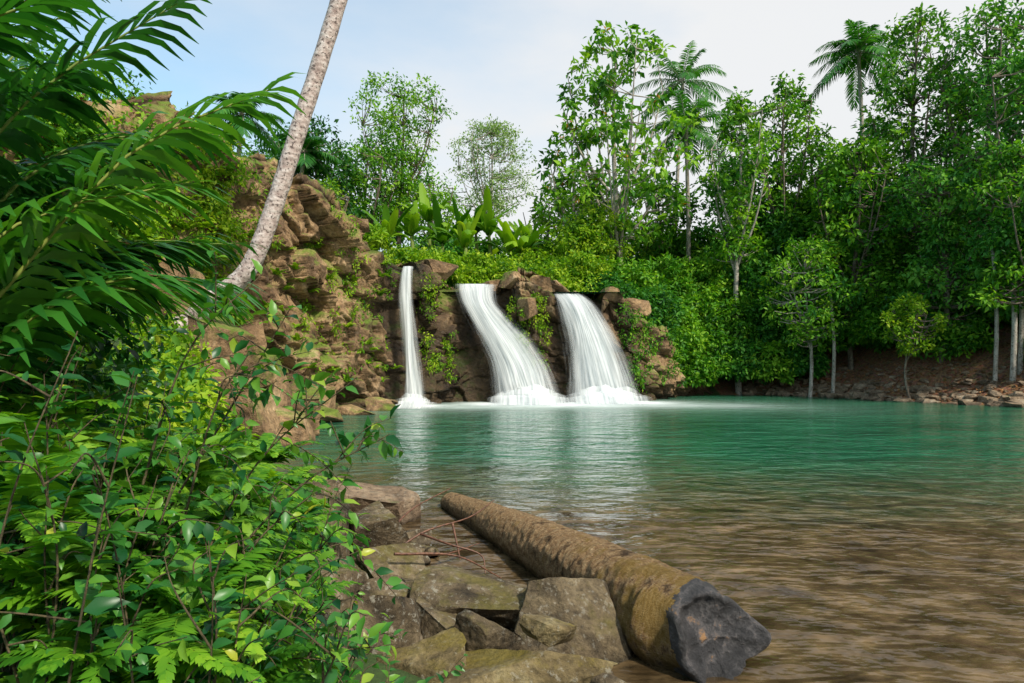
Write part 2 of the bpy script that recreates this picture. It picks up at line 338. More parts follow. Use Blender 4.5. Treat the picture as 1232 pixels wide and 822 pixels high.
for i in range(170):
    y=3.9+5*rng.random(); x=np.interp(y,[4,4.3,6,7.8,9],[.5,.5,-.8,-1.9,-2.5])+rng.normal()*.36-.1; s=rng.uniform(.03,.15); rock('',(x,y,.02+s*.3),(s*1.2,s,s*.7),300+i,None,rng.random()*6,3,g=g)
g.build('shore_pebbles',[M_rock])
for c,r,s in [((-7.2,18.4,1.2),(1.4,1.2,1.5),31),((-6.3,19.6,.4),(1.0,.9,.9),32),((-8.2,20.0,1.8),(1.4,1.2,1.7),33),((-7.3,16.9,2.0),(1.3,1.1,1.3),34),((-7.6,21.8,.5),(1.2,1.1,1.0),35),
              ((-5.7,17.6,.2),(.8,.7,.6),36),((-7.1,24.5,.0),(.9,.8,.6),37),((-6.5,28.0,-.1),(.9,.7,.5),38),((-9.0,17.6,3.4),(1.4,1.2,1.4),39),((-7.6,26,.3),(1.0,.9,.9),46),((-5.9,30.6,.0),(.7,.6,.5),47),((-6.3,15.2,1.1),(.9,.7,.8),55)]:
    rock('boulder',c,r,s,M_cliff,.4*s,5)
for c,r,s in [((-1.2,38.8,6.35),(.9,.6,.5),41),((.2,38.5,6.8),(1.1,.8,.6),42),((1.6,39,6.5),(.9,.7,.55),43),((5.6,39.6,6.0),(1.1,.8,.55),44),((-4.2,37.3,7.2),(1.1,.8,.55),45),((6.9,40.3,5.4),(1.0,.8,.6),48),((.9,36.9,5.2),(.6,.5,.8),49)]:
    rock('boulder',c,r,s,M_cliff,.4*s,5,wetbase=False)
g=Geo()
for i in range(460):
    q=SH[19:24]; k=rng.integers(0,4); a=q[k]+(q[k+1]-q[k])*rng.random(); o=rng.random()**1.3*4.5-.2
    n=norm(np.array([a[0]-8,a[1]-22])); x,y=a[0]+n[0]*o,a[1]+n[1]*o; s=rng.uniform(.10,.42)*(1.15-.18*o)
    rock('',(x,y,gz(x,y)[0]+s*.1),(s*1.2,s,s*.6),1000+i,None,rng.random()*6,3 if s>.25 else 2,g=g)
g.build('bank_rocks',[M_bankrock],smooth=False)

# ---------------------------------------------------------------- water
mw,nt,b=newmat('pool_water'); p=pos(nt); sx=N(nt,'ShaderNodeSeparateXYZ',{0:p}); at=attr(nt)
n0=N(nt,'ShaderNodeTexNoise',{'Vector':p,'Scale':.25,'Detail':3.})
dist=math_(nt,'ADD',math_(nt,'ADD',sx.outputs[1],math_(nt,'MULTIPLY',sx.outputs[0],.12)),math_(nt,'MULTIPLY',n0.outputs[0],3.5))
f=N(nt,'ShaderNodeMapRange',{0:dist,1:10.5,2:17.5})
n1=N(nt,'ShaderNodeTexNoise',{'Vector':p,'Scale':2.2,'Detail':6.,'Roughness':.65,'Distortion':.3})
st_=N(nt,'ShaderNodeTexVoronoi',{'Vector':p,'Scale':3.5})
br=math_(nt,'ADD',n1.outputs[0],math_(nt,'MULTIPLY',st_.outputs['Distance'],-.3))
brown=ramp(nt,br,[(.18,(.04,.026,.012)),(.40,(.105,.07,.034)),(.60,(.18,.12,.06))])
n2=N(nt,'ShaderNodeTexNoise',{'Vector':scaled(nt,p,(.5,1.3,1)),'Scale':.5,'Detail':5.})
teal=ramp(nt,n2.outputs[0],[(.3,(.006,.068,.033)),(.7,(.022,.15,.076))])
c=mixc(nt,f.outputs[0],brown,teal); fo=at.outputs['Fac']
nf_=N(nt,'ShaderNodeTexNoise',{'Vector':scaled(nt,p,(.6,1.6,1)),'Scale':1.2,'Detail':6.,'Roughness':.7})
fo=math_(nt,'MULTIPLY',fo,math_(nt,'ADD',nf_.outputs[0],.2),True)
c=mixc(nt,fo,c,(.76,.82,.82)); nt.links.new(c,b.inputs['Base Color'])
b.inputs['IOR'].default_value=1.33
r=N(nt,'ShaderNodeMapRange',{0:fo,3:.09,4:.8}); nt.links.new(r.outputs[0],b.inputs['Roughness'])
w1=N(nt,'ShaderNodeTexNoise',{'Vector':scaled(nt,p,(.75,1.2,1)),'Scale':1.1,'Detail':3.,'Roughness':.5,'Distortion':.6}); w2=N(nt,'ShaderNodeTexNoise',{'Vector':scaled(nt,p,(.8,1.3,1)),'Scale':4.,'Detail':2.5})
bump(nt,b,math_(nt,'ADD',w1.outputs[0],math_(nt,'MULTIPLY',w2.outputs[0],.3)),.95,.22)
xs=np.arange(-16,42,.3); ys=np.arange(-12,50,.3); X,Y=np.meshgrid(xs,ys)
def segd(x,y,a,b_):
    a=np.array(a);b_=np.array(b_);d=b_-a;t=np.clip(((x-a[0])*d[0]+(y-a[1])*d[1])/(d@d),0,1); return np.hypot(x-a[0]-t*d[0],y-a[1]-t*d[1])
foam=2.4*np.exp(-segd(X,Y,(-.9,36.0),(2.6,36.0))/1.3)+2.4*np.exp(-segd(X,Y,(3.1,36.8),(7.0,36.9))/1.3)+1.8*np.exp(-segd(X,Y,(-5.3,33.8),(-4.3,34))/.6)+.6*np.exp(-segd(X,Y,(-3,32.5),(11,34))/2.8)
g=Geo(); g.add(np.stack([X,Y,X*0+.012*fbm(np.stack([X*.6,Y*.9,X*0],-1),3,4)],-1),gridF(*X.shape),np.clip(foam,0,1.6)); g.build('pool_water',[mw])
xs=np.linspace(-4.5,6.5,30); ys=np.linspace(38.4,60,40); X,Y=np.meshgrid(xs,ys); g=Geo(); g.add(np.stack([X,Y,6.15+0*X],-1),gridF(*X.shape),0.); g.build('river_water',[mw])

# waterfalls
mf,nt,b=newmat('falling_water'); fl=attr(nt,'flow'); sx=N(nt,'ShaderNodeSeparateXYZ',{0:fl.outputs['Vector']}); u_=sx.outputs[0]; t_=attr(nt).outputs['Fac']
n=N(nt,'ShaderNodeTexNoise',{'Vector':scaled(nt,fl.outputs['Vector'],(7,.7,1)),'Scale':1.,'Detail':5.,'Roughness':.6,'Distortion':.2})
n3=N(nt,'ShaderNodeTexNoise',{'Vector':scaled(nt,fl.outputs['Vector'],(36,.9,1)),'Scale':1.,'Detail':3.})
ed=math_(nt,'MULTIPLY',math_(nt,'MULTIPLY',u_,math_(nt,'SUBTRACT',1.,u_)),3.6,True)
st=math_(nt,'ADD',math_(nt,'MULTIPLY',n.outputs[0],2.0),math_(nt,'MULTIPLY',n3.outputs[0],1.0))
al=math_(nt,'ADD',math_(nt,'SUBTRACT',st,1.68),math_(nt,'MULTIPLY',ed,1.0))
al=math_(nt,'MULTIPLY',al,math_(nt,'MULTIPLY',ed,1.2,True),True)
cs=math_(nt,'ADD',math_(nt,'MULTIPLY',n3.outputs[0],.6),math_(nt,'MULTIPLY',n.outputs[0],.4))
c=ramp(nt,cs,[(.36,(.50,.57,.60)),(.5,(.74,.78,.79)),(.6,(.85,.87,.87))])
d=N(nt,'ShaderNodeBsdfDiffuse',{'Color':c}); tl=N(nt,'ShaderNodeBsdfTranslucent',{'Color':c}); tr=nt.nodes.new('ShaderNodeBsdfTransparent')
m1=N(nt,'ShaderNodeMixShader',{0:.2}); nt.links.new(d.outputs[0],m1.inputs[1]); nt.links.new(tl.outputs[0],m1.inputs[2])
m2=N(nt,'ShaderNodeMixShader',{0:al}); nt.links.new(tr.outputs[0],m2.inputs[1]); nt.links.new(m1.outputs[0],m2.inputs[2]); nt.links.new(m2.outputs[0],nt.nodes['Material Output'].inputs[0])
def fall(name,rows,nu=50,nt_=80,layers=2,seed=0,ex=.45):
    rows=smooth(np.array(rows,float),8); k=np.linspace(0,len(rows)-1,nt_); Rr=np.stack([np.interp(k,np.arange(len(rows)),rows[:,i]) for i in range(rows.shape[1])],1)
    g=Geo(); vec=[]
    for l in range(layers):
        U,Tt=np.meshgrid(np.linspace(0,1,nu),np.linspace(0,1,nt_)); e=ex*(.35+.65*Tt)*(1 if l==0 else .6)
        xl=Rr[:,1:2]-e; xr=Rr[:,2:3]+e; rip=.04*fbm(np.stack([U*8+l*7,Tt*1.5,U*0+seed],-1),3,seed)
        x=xl+(xr-xl)*U+.06*np.sin(Tt*9+U*7+l); z=Rr[:,0:1]+np.where(Tt<.08,rip*.6,0)
        y=Rr[:,3:4]-.14*l-.25*np.sin(U*math.pi)*Tt+rip*2
        g.add(np.stack([x,y,z+0*U],-1),gridF(*U.shape),Tt); vec.append(np.stack([U,Tt*3+l*13+seed,U*0+l],-1).reshape(-1,3))
    zb,xa,xb,yb=Rr[-1]
    for l in range(3):
        U,Tt=np.meshgrid(np.linspace(0,1,nu),np.linspace(0,1,16)); w=.4+.4*l; x=xa-w+(xb-xa+2*w)*U; hh=.95-.22*l; hh*=min(1,(xb-xa)/2.5+.25)
        z=hh*(1-Tt)**1.6*(1+.3*fbm(np.stack([U*5+l,Tt*2,U*0+seed],-1),3,seed))*np.sin(math.pi*U)**.5+.02; y=yb-.25-.4*l-.7*Tt*(1+l*.3)-.3*np.sin(U*math.pi)
        g.add(np.stack([x,y,z],-1),gridF(*U.shape),1.); vec.append(np.stack([U,Tt*.3+l*5+seed,U*0+l],-1).reshape(-1,3))
    return g.build(name,[mf],vec=np.concatenate(vec))
fall('waterfall',[(6.6,-3.2,-.9,39.6),(6.55,-3.15,-.85,38.3),(6.2,-3.05,-.95,37.8),(5.4,-2.8,-.8,37.4),(4.4,-2.3,.05,37.15),(3.4,-1.8,.95,36.95),(2.1,-1.2,1.75,36.8),(.9,-.95,2.2,36.65),(-.08,-.85,2.6,36.5)],seed=1,layers=3)
fall('waterfall',[(6.15,2.3,3.9,40),(6.1,2.3,3.9,38.9),(5.4,2.55,4.6,38.25),(4.2,2.85,5.35,37.95),(2.8,3.05,6.0,37.7),(1.2,3.12,6.6,37.5),(-.08,3.15,7.0,37.35)],seed=2,layers=3)
fall('waterfall',[(7.1,-5.6,-5.2,36),(7.0,-5.6,-5.2,35.2),(5.5,-5.65,-5.05,34.6),(3.5,-5.5,-4.75,34.25),(1.5,-5.35,-4.5,34.0),(-.08,-5.3,-4.3,33.8)],nu=24,seed=3,ex=.2)

# ---------------------------------------------------------------- log
ml,nt,b=newmat('log_bark'); p=pos(nt); fl=attr(nt,'flow').outputs['Vector']
n=N(nt,'ShaderNodeTexNoise',{'Vector':scaled(nt,fl,(5,26,5)),'Scale':1.,'Detail':7.,'Roughness':.75}); n2=N(nt,'ShaderNodeTexNoise',{'Vector':p,'Scale':4.,'Detail':8.,'Roughness':.75}); n3=N(nt,'ShaderNodeTexNoise',{'Vector':scaled(nt,fl,(40,14,40)),'Scale':1.3,'Detail':6.,'Roughness':.8})
c=ramp(nt,n.outputs[0],[(.3,(.17,.09,.04)),(.48,(.45,.28,.14)),(.68,(.70,.52,.30))])
c=mixc(nt,1.,c,ramp(nt,n3.outputs[0],[(.35,.3),(.5,1.),(.65,1.4)]),'MULTIPLY')
sx=N(nt,'ShaderNodeSeparateXYZ',{0:p}); mo=math_(nt,'ADD',n2.outputs[0],N(nt,'ShaderNodeMapRange',{0:sx.outputs[1],1:6.3,2:4.6,3:-.08,4:.09}).outputs[0])
c=mixc(nt,math_(nt,'MULTIPLY',ramp(nt,mo,[(.50,0.),(.60,1.)]),.6),c,mixc(nt,n3.outputs[0],(.16,.10,.015),(.44,.29,.03)))
c=mixc(nt,ramp(nt,n2.outputs[0],[(.36,.9),(.45,0.)]),c,(.05,.03,.018))
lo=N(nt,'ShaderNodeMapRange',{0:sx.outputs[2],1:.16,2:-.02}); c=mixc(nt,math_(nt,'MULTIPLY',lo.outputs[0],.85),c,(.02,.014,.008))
nt.links.new(c,b.inputs['Base Color']); b.inputs['Roughness'].default_value=.9; b.inputs['Specular IOR Level'].default_value=.2
bump(nt,b,math_(nt,'ADD',n.outputs[0],n3.outputs[0]),1.,.07)
me_,nt,b=newmat('log_cut_end'); p=pos(nt); n=N(nt,'ShaderNodeTexNoise',{'Vector':p,'Scale':7.,'Detail':9.,'Roughness':.72})
nt.links.new(ramp(nt,n.outputs[0],[(.35,(.015,.015,.016)),(.52,(.05,.048,.05)),(.60,(.12,.11,.11)),(.67,(.36,.20,.09))]),b.inputs['Base Color']); b.inputs['Roughness'].default_value=.5; bump(nt,b,n.outputs[0],1.,.09)
A=np.array([-.93,9.8,.05]); B=np.array([1.12,4.75,.22]); k=220; na=96
t=np.linspace(0,1,k); ax=A+(B-A)*t[:,None]; ax[:,0]+=.07*np.sin(t*math.pi); 
rr=np.interp(t,[0,.008,.03,.3,.6,.9,1],[.06,.11,.15,.22,.285,.335,.35])
Tn=norm(B-A); Sd=norm(np.cross(Tn,[0,0,1])); Up=np.cross(Sd,Tn); a=np.linspace(0,2*math.pi,na,endpoint=False)
AA,TT=np.meshgrid(a,t)
rn=1+.08*fbm(np.stack([np.cos(AA)*2,np.sin(AA)*2,TT*14],-1),4,2)+.045*fbm(np.stack([np.cos(AA)*5,np.sin(AA)*5,TT*90],-1),3,6)+.012*np.sin(TT*230+3*fbm(np.stack([np.cos(AA)*2,np.sin(AA)*2,TT*9],-1),2,5))
V=ax[:,None]+(rr[:,None]*rn)[...,None]*(np.cos(AA)[...,None]*-Sd+np.sin(AA)[...,None]*Up)
ol=np.array([(-.27,.20),(-.10,.29),(.13,.27),(.30,.15),(.42,.02),(.38,-.07),(.20,-.13),(.06,-.24),(-.10,-.30),(-.24,-.16),(-.30,.04)])
oa=np.arctan2(ol[:,1],ol[:,0]); orr=np.hypot(ol[:,0],ol[:,1]); re_=np.interp(np.mod(a,2*math.pi),*(lambda o:(np.mod(oa,2*math.pi)[o],orr[o]))(np.argsort(np.mod(oa,2*math.pi))),period=2*math.pi)
nx=30; tt2=np.linspace(0,1,nx)[1:]; E=[]
for q in tt2:
    cen=B+Tn*(.34*q)+np.array([.07,0,-.02])*q; w=sstep(q*1.3)
    r_=(.355*(1-w)+re_*w)*(1+.09*fbm(np.stack([np.cos(a)*2.2,np.sin(a)*2.2,a*0+q*2.5],1),4,8))
    sgn=np.cos(a)[:,None]*norm(-Sd*(1-w)+np.array([1,0,0])*w)+np.sin(a)[:,None]*Up
    sh=(-np.cos(a)*.10+np.sin(a)*-.10+.06*fbm(np.stack([np.cos(a)*3,np.sin(a)*3,a*0],1),3,12))*q
    E.append(cen+r_[:,None]*sgn+Tn*sh[:,None])
E=np.array(E); last=E[-1]; cen=last.mean(0); cap=[]
for q in np.linspace(0,1,40)[1:]:
    ring=last+(cen-last)*q; dn=(.03*np.exp(-((q-.08)/.1)**2)-.04*sstep(q*1.6))+.05*fbm(ring*5,4,3)*min(1,(1-q)*4)*min(1,q*5); cap.append(ring+Tn*dn[:,None])
allV=np.concatenate([V,E,np.array(cap)],0); nrw=len(allV)
i=np.arange(nrw-1)[:,None]*na; j=np.arange(na)[None]; j2=(j+1)%na; F=np.stack([i+j,i+j2,i+na+j2,i+na+j],-1).reshape(nrw-1,na,4)
mi=np.zeros((nrw-1,na),int)
for jj in range(na): mi[int(k+14-12*math.cos(a[jj]+.4)+5*vnoise(np.array([math.cos(a[jj])*4,math.sin(a[jj])*4,1]),3)):,jj]=1
g=Geo(); g.add(allV.reshape(-1,3),F.reshape(-1,4),.5); Ff=g.F[0][0]; g.F=[(Ff[mi.ravel()==0],0),(Ff[mi.ravel()==1],1)]
fv=np.stack([np.repeat(np.cos(a)[None]*1.2,nrw,0),np.repeat((np.arange(nrw)/k*5.6)[:,None],na,1),np.repeat(np.sin(a)[None]*1.2,nrw,0)],-1)
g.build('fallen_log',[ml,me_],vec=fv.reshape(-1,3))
mt,nt,b=newmat('twig_red'); n=N(nt,'ShaderNodeTexNoise',{'Scale':40.}); nt.links.new(ramp(nt,n.outputs[0],[(.3,(.06,.025,.015)),(.7,(.2,.09,.05))]),b.inputs['Base Color'])
g=Geo()
for P in [[(-1.3,6.3,.1),(-.9,6.7,.35),(-.45,7.1,.42),(-.2,7.6,.5)],[(-.9,6.7,.35),(-.6,6.5,.3),(-.3,6.5,.2),(-.25,6.4,.05)],[(-1.3,6.5,.2),(-1.1,7.2,.45),(-.7,7.8,.6)],[(-1.2,6.6,.2),(-.7,6.8,.12),(-.35,7.3,.1)],[(-.6,6.9,.4),(-.5,6.6,.12)],[(-1.0,5.8,.4),(-.5,6.1,.3),(-.1,6.3,.04)]]:
    tube(g,smooth(P,6),np.linspace(.014,.005,len(smooth(P,6))),5,0)
g.build('fallen_branch',[mt])

# ---------------------------------------------------------------- palms
def crown(g,c,n,L,ll,w,mat=0,rm=1,elev=(-.5,1.3),nl=34,var=.4,r=.04):
    for i in range(n):
        az=i*2.399+rng.random()*.4; e=elev[0]+(elev[1]-elev[0])*((i+.5)/n)
        d=(math.cos(az)*math.cos(e),math.sin(az)*math.cos(e),math.sin(e)); P=arc(c,d,L*(.85+.3*rng.random()),.35+.25*rng.random(),12)
        frond(g,P,nl,ll,w,droop=.45,ang=.5,lift=.0,var=var+rng.normal()*.12,mat=mat,rmat=rm,r=r)
def palm(name,P,r0,r1,n,L,ll,w,bark,leaf=M_frond,nseg=10,**k):
    g=Geo(); Q=smooth(P,12); rr=np.linspace(r0,r1,len(Q)); rr[:6]*=np.linspace(1.5,1,6); rr=rr*(1+.03*np.sin(np.arange(len(Q))*1.9)); tube(g,Q,rr,nseg,1)
    crown(g,Q[-1],n,L,ll,w,**k); return g.build(name,[leaf,bark])
palm('coconut_palm',[(-7.7,16.1,2.9),(-7.15,16,3.45),(-6.2,15.95,4.2),(-5.62,16,5.6),(-4.95,16,7.7),(-4.05,16,10.6),(-3.3,16,13.6),(-2.8,16,17)],.23,.17,20,3.6,.8,.07,M_palmbark,nseg=20)
for P,n,L in [([(13.6,53,5),(13.7,53,12),(13.5,53,20.6)],22,4.6),([(14.0,60,6),(14.3,60,14),(15.0,60,27.0)],20,4.6),([(26.2,52,5),(26.8,52,15),(26.4,52,25.8)],26,3.6),([(-18,45,8),(-18.2,45,13),(-17.8,45,18.5)],16,2.9),([(-14.9,48,8),(-15,48,13),(-14.6,48,17.0)],16,2.6)]:
    palm('coconut_palm',P,.20,.13,n,L,.9,.11,M_barkpale,var=.5)

g=Geo()
FP=[[(-3.0,2.6,1.2),(-2.35,2.9,2.1),(-1.75,3.1,2.95),(-1.18,3.3,3.33)],
    [(-3.0,2.6,1.2),(-2.6,2.9,2.4),(-2.2,3.1,3.2),(-1.62,3.3,3.75)],
    [(-3.0,2.6,1.2),(-2.7,3.1,2.3),(-2.3,3.5,3.1),(-1.8,4.0,3.35)],
    [(-2.9,2.4,1.2),(-2.55,2.7,2.0),(-2.1,2.9,2.6),(-1.55,3.2,2.85)],
    [(-3.2,2.8,1.2),(-3.1,3.2,2.8),(-2.8,3.5,3.8),(-2.3,3.8,4.5)],
    [(-3.2,2.8,1.2),(-2.9,3.1,2.6),(-2.55,3.2,3.6),(-2.2,3.3,4.2)],
    [(-3.3,2.8,1.2),(-2.9,3.6,2.0),(-2.5,4.0,2.6),(-2.0,4.3,2.8)],
    [(-3.4,3.0,1.2),(-3.3,3.5,2.8),(-3.2,4.1,3.7),(-2.8,4.7,4.1)],
    [(-3.3,2.6,1.2),(-2.8,2.5,2.5),(-2.2,2.6,3.2),(-1.85,2.7,3.45)],
    [(-3.5,3.4,1.2),(-3.4,4.2,2.6),(-3.2,4.9,3.4),(-2.9,5.4,3.5)],
    [(-3.5,3.4,1.2),(-3.8,4.2,2.9),(-3.6,4.9,4.2),(-3.1,5.4,5.1)],
    [(-2.8,2.5,1.2),(-2.35,2.8,1.9),(-1.85,3.0,2.35),(-1.4,3.2,2.4)]]
for i in range(24):
    o=np.array([-3.3+rng.normal()*.2,3.1+rng.normal()*.4,1.2]); e=np.array([rng.uniform(-3.0,-1.8),rng.uniform(2.9,5.0),rng.uniform(2.4,4.5)]); m=o*.45+e*.55; m[2]+=.45; m[0]-=.2; FP.append([o,m,e])
for i,P in enumerate(FP): frond(g,smooth(P,6),36,.68,.062,droop=.5,ang=.5,lift=.1,var=np.clip(.44+rng.normal()*.2,.1,.9),r=.014,start=.25,rmat=1)
g.build('areca_palm',[M_frond,M_rachis])

# ---------------------------------------------------------------- trees
def tree(name,x,y,top,bot,R,nc,cr,nl,size,leaf,bark=M_bark,tr=.22,var=.45,vs=.2,profile='oval',lean=0.,asp=.5,tips=None,nforks=5):
    g=Geo(); z0=gz(x,y)[0]-.3; H=top-z0; k=9; t=np.linspace(0,1,k)
    tp=np.stack([x+lean*t+.25*np.sin(t*5+x),y+.2*np.sin(t*4+y),z0+H*.93*t],1); tr_=tr*(1-.85*t)+.02; tube(g,tp,tr_,8,1)
    axes=[tp]
    for f in range(nforks):
        a=rng.random()*6.28; h0=(bot-z0)/H*.85+.35*rng.random()*(1-(bot-z0)/H); b0=np.array([np.interp(h0,t,tp[:,i]) for i in range(3)])
        e=b0+np.array([math.cos(a)*R*.7,math.sin(a)*R*.7,(top-b0[2])*rng.uniform(.45,.85)]); m=b0*.5+e*.5; m[:2]=b0[:2]*.35+e[:2]*.65
        Q=smooth([b0,m,e],4); tube(g,Q,np.linspace(tr*.45,.03,len(Q)),6,1); axes.append(Q)
    AX=np.concatenate([A_ if i else A_[t>(bot-z0)/H*.8] for i,A_ in enumerate(axes)])
    C=[]
    while len(C)<nc:
        h=rng.random(); w={'oval':math.sin(math.pi*min(1,.12+h*.8))**.7,'column':.65+.35*math.sin(h*9+x),'umbrella':(.35+.65*h) if h<.85 else .8}[profile]
        a=rng.random()*6.28; q=math.sqrt(rng.random()); c=np.array([x+lean*(bot+h*(top-bot)-z0)/H+math.cos(a)*q*w*R,y+math.sin(a)*q*w*R,bot+h*(top-bot)*.97])
        if vnoise(c*(1.1/max(1.,R*.35)),5)+rng.random()*.5>.0: C.append(c)
    C=np.array(C); 
    Q=AX[:,None]-C[None]; dd=np.linalg.norm(Q,axis=2)+np.where(AX[:,None,2]>C[None,:,2]-.1,4,0); near=AX[dd.argmin(0)]
    for c,nr_ in zip(C,near):
        m=(c+nr_)/2; m[2]-=.08*np.linalg.norm(c-nr_); tube(g,np.array([nr_,m,c]),[.05,.03,.012],4,1)
    clumps(g,C,cr*(.7+.6*rng.random(nc)),nl,size,np.clip(var+rng.normal(size=nc)*vs,0,1),0,asp=asp)
    mats=[leaf,bark]
    if tips is not None:
        s=rng.choice(nc,min(nc,30)); clumps(g,C[s]+np.array([0,0,-.1]),.2,4,.32,.5,2); mats.append(tips)
    return g.build(name,mats)
tree('breadfruit_tree',7.4,48,25.6,10.5,5.4,190,.58,18,.52,M_mid,M_barkpale,.28,.62,profile='oval',tips=M_dry,nforks=11,asp=.5)
tree('breadfruit_tree',4.2,49,19.5,10,2.4,60,.6,18,.5,M_mid,M_barkpale,.2,.55,tips=M_dry)
T_=[(15.6,47,21.0,9.5,2.9,130,.66,24,.38,M_mid,M_barkpale,.22,.6),(20.0,50,23.2,8,2.7,140,.7,24,.38,M_mid,M_bark,.2,.5),(23,53,21,8,3.4,140,.8,24,.42,M_mid,M_bark,.2,.45),
 (26.6,45,25.4,7.5,3.3,240,.7,24,.36,M_mid,M_bark,.22,.45),(29.2,42,24.5,6,3.5,240,.74,24,.36,M_deep,M_bark,.24,.65),(28.4,37.5,19.5,5,3.2,230,.7,24,.34,M_deep,M_bark,.22,.6),
 (22.6,45,17,5.0,3.3,220,.7,24,.36,M_mid,M_bark,.18,.5),(25.2,40,14.2,4.2,3.0,210,.62,24,.32,M_deep,M_bark,.18,.65),(19,56,19.5,8,3.8,140,.9,24,.44,M_deep,M_bark,.2,.5),(32,40,25,7,3.5,170,.75,24,.38,M_deep,M_bark,.22,.55),
 (6,56,17,9,3.2,100,.8,24,.42,M_fresh,M_bark,.2,.3),(2.7,53,14.6,8,3.0,110,.7,24,.36,M_fresh,M_bark,.2,.3),(12.0,55,17,8,3.4,130,.85,24,.44,M_mid,M_bark,.2,.35),(17.8,52,18.0,7,3.4,150,.85,24,.42,M_deep,M_bark,.2,.6),
 (33,34,21,5,3.5,170,.75,24,.38,M_deep,M_bark,.22,.55),(26.5,50,20,6,3.8,170,.85,24,.42,M_deep,M_bark,.22,.5),(26.4,34.8,13.5,5.2,2.7,200,.6,24,.30,M_mid,M_bark,.14,.45),(31,47,22,6,3.8,160,.85,24,.42,M_deep,M_bark,.22,.45)]
for q in T_: tree('broadleaf_tree',*q[:12],var=q[12],profile='column' if q[4]<3.05 else 'oval')
tree('broadleaf_tree',-9.4,58,26,15,4.5,210,.75,34,.30,M_mid,M_bark,.25,.65,profile='umbrella',nforks=9)
tree('broadleaf_tree',-11.4,54,19.5,12.5,3.6,130,.8,34,.3,M_mid,M_bark,.25,.55,profile='umbrella',nforks=6)
tree('broadleaf_tree',-6.5,56,17.5,12,2.6,80,.8,30,.3,M_mid,M_bark,.2,.65,profile='oval',nforks=5)
tree('broadleaf_tree',-2.4,74,28.5,18,5.0,230,.75,30,.28,M_pale,M_barkpale,.22,.6,profile='oval',nforks=10)
tree('broadleaf_tree',-15.0,52,20.6,10,4.2,150,1.1,40,.36,M_deep,M_bark,.3,.35)
tree('broadleaf_tree',-18.6,56,20.5,10,4.6,130,1.1,40,.34,M_deep,M_bark,.3,.35)
tree('broadleaf_tree',-23,50,18,9,4.5,130,1.1,36,.36,M_mid,M_bark,.3,.4)
tree('broadleaf_tree',-12.6,44,14.0,9,2.6,90,.7,30,.28,M_fresh,M_bark,.18,.4)
tree('broadleaf_tree',22.0,37.6,5.7,2.7,1.6,90,.34,26,.2,M_fresh,M_bark,.06,.5,nforks=3)
tree('broadleaf_tree',18.9,43.5,10,3.4,2.7,150,.55,26,.28,M_mid,M_barkpale,.12,.55,nforks=3)
for x,y,h,r in [(26.1,35.6,8,.15),(26.7,35.9,8,.13),(25.6,36.2,8,.12),(20.0,42.6,7,.13)]:
    g=Geo(); z=gz(x,y)[0]-.3; P=smooth([(x,y,z),(x+.1,y,z+h*.5),(x-.15,y,z+h)],6); tube(g,P,np.linspace(r,r*.6,len(P)),8,1)
    clumps(g,P[-1]+rng.normal(size=(20,3))*np.array([.9,.9,.8]),.6,24,.32,.5,0); g.build('slender_tree',[M_deep,M_barkpale])

# ---------------------------------------------------------------- bush masses
g=Geo()
for i in range(46):
    x=rng.uniform(-26,44); y=rng.uniform(54,68); bush(g,(x,y,gz(x,y)[0]+rng.uniform(1.5,4.5)),(4,3,rng.uniform(2.5,4.0)),60,30,.46,.4,rng.integers(0,2))
for i in range(34):
    x=rng.uniform(15,42); y=rng.uniform(48,58); bush(g,(x,y,gz(x,y)[0]+rng.uniform(2,9)),(3,2.5,rng.uniform(2.5,4.0)),60,30,.42,.45,0 if i%2 else 1)
for i in range(130):
    x=rng.uniform(20,38); y=rng.uniform(31,48); d=np.hypot(x-BD[:,0],y-BD[:,1]).min()
    if d<4.3 or d>10 or inside(np.array([x]),np.array([y]))[0]: continue
    s=min(1.9,.35+.24*d); bush(g,(x,y,gz(x,y)[0]+s*.45),(s,s,s*rng.uniform(.8,1.2)),70,28,.28,.5,i%2)
g.build('forest_undergrowth',[M_deep,M_mid])
g=Geo()
B_=[(8.6,43.6,5.0,2.2,1.8,2.2),(10.2,45,3.6,2.4,2,2.6),(11.4,44.9,1.6,1.8,1.4,1.7),(13.2,46,2.2,2.2,1.8,2.2),(15.2,46.2,2.0,2.2,1.8,2.0),(17.2,45.8,1.9,2.0,1.6,1.9),(12.6,47,5.2,2.6,2,2.2),(15.6,47.6,4.8,2.6,2,2.4),(18.6,47,4.6,2.4,2,2.4),
 (7.4,46,7.2,2.4,2,2.0),(10.2,48,7.4,2.6,2,2.2),(20.6,45.6,4.0,2.0,1.8,2.0),(22.2,46,5.4,2.4,2,2.4),(13.5,49,7.6,2.8,2,2.2),(17,50,7.6,2.8,2,2.4),(9.4,43.2,2.9,1.4,1.2,1.5),(5.8,43.5,6.6,1.8,1.6,1.2),(25,43.6,6.0,2.,1.8,1.8),(28,42.6,6.8,2.2,1.8,2),(22.8,43,4.2,1.4,1.2,1.3),(19.2,45,2.0,1.3,1.1,1.3)]
for i,q in enumerate(B_): bush(g,q[:3],q[3:],140,30,.29,[.5,.65,.55,.42][i%4],0 if i%4 else 1,cr=.24,vs=.18)
g.build('riverside_shrubs',[M_mid,M_deep])
g=Geo()
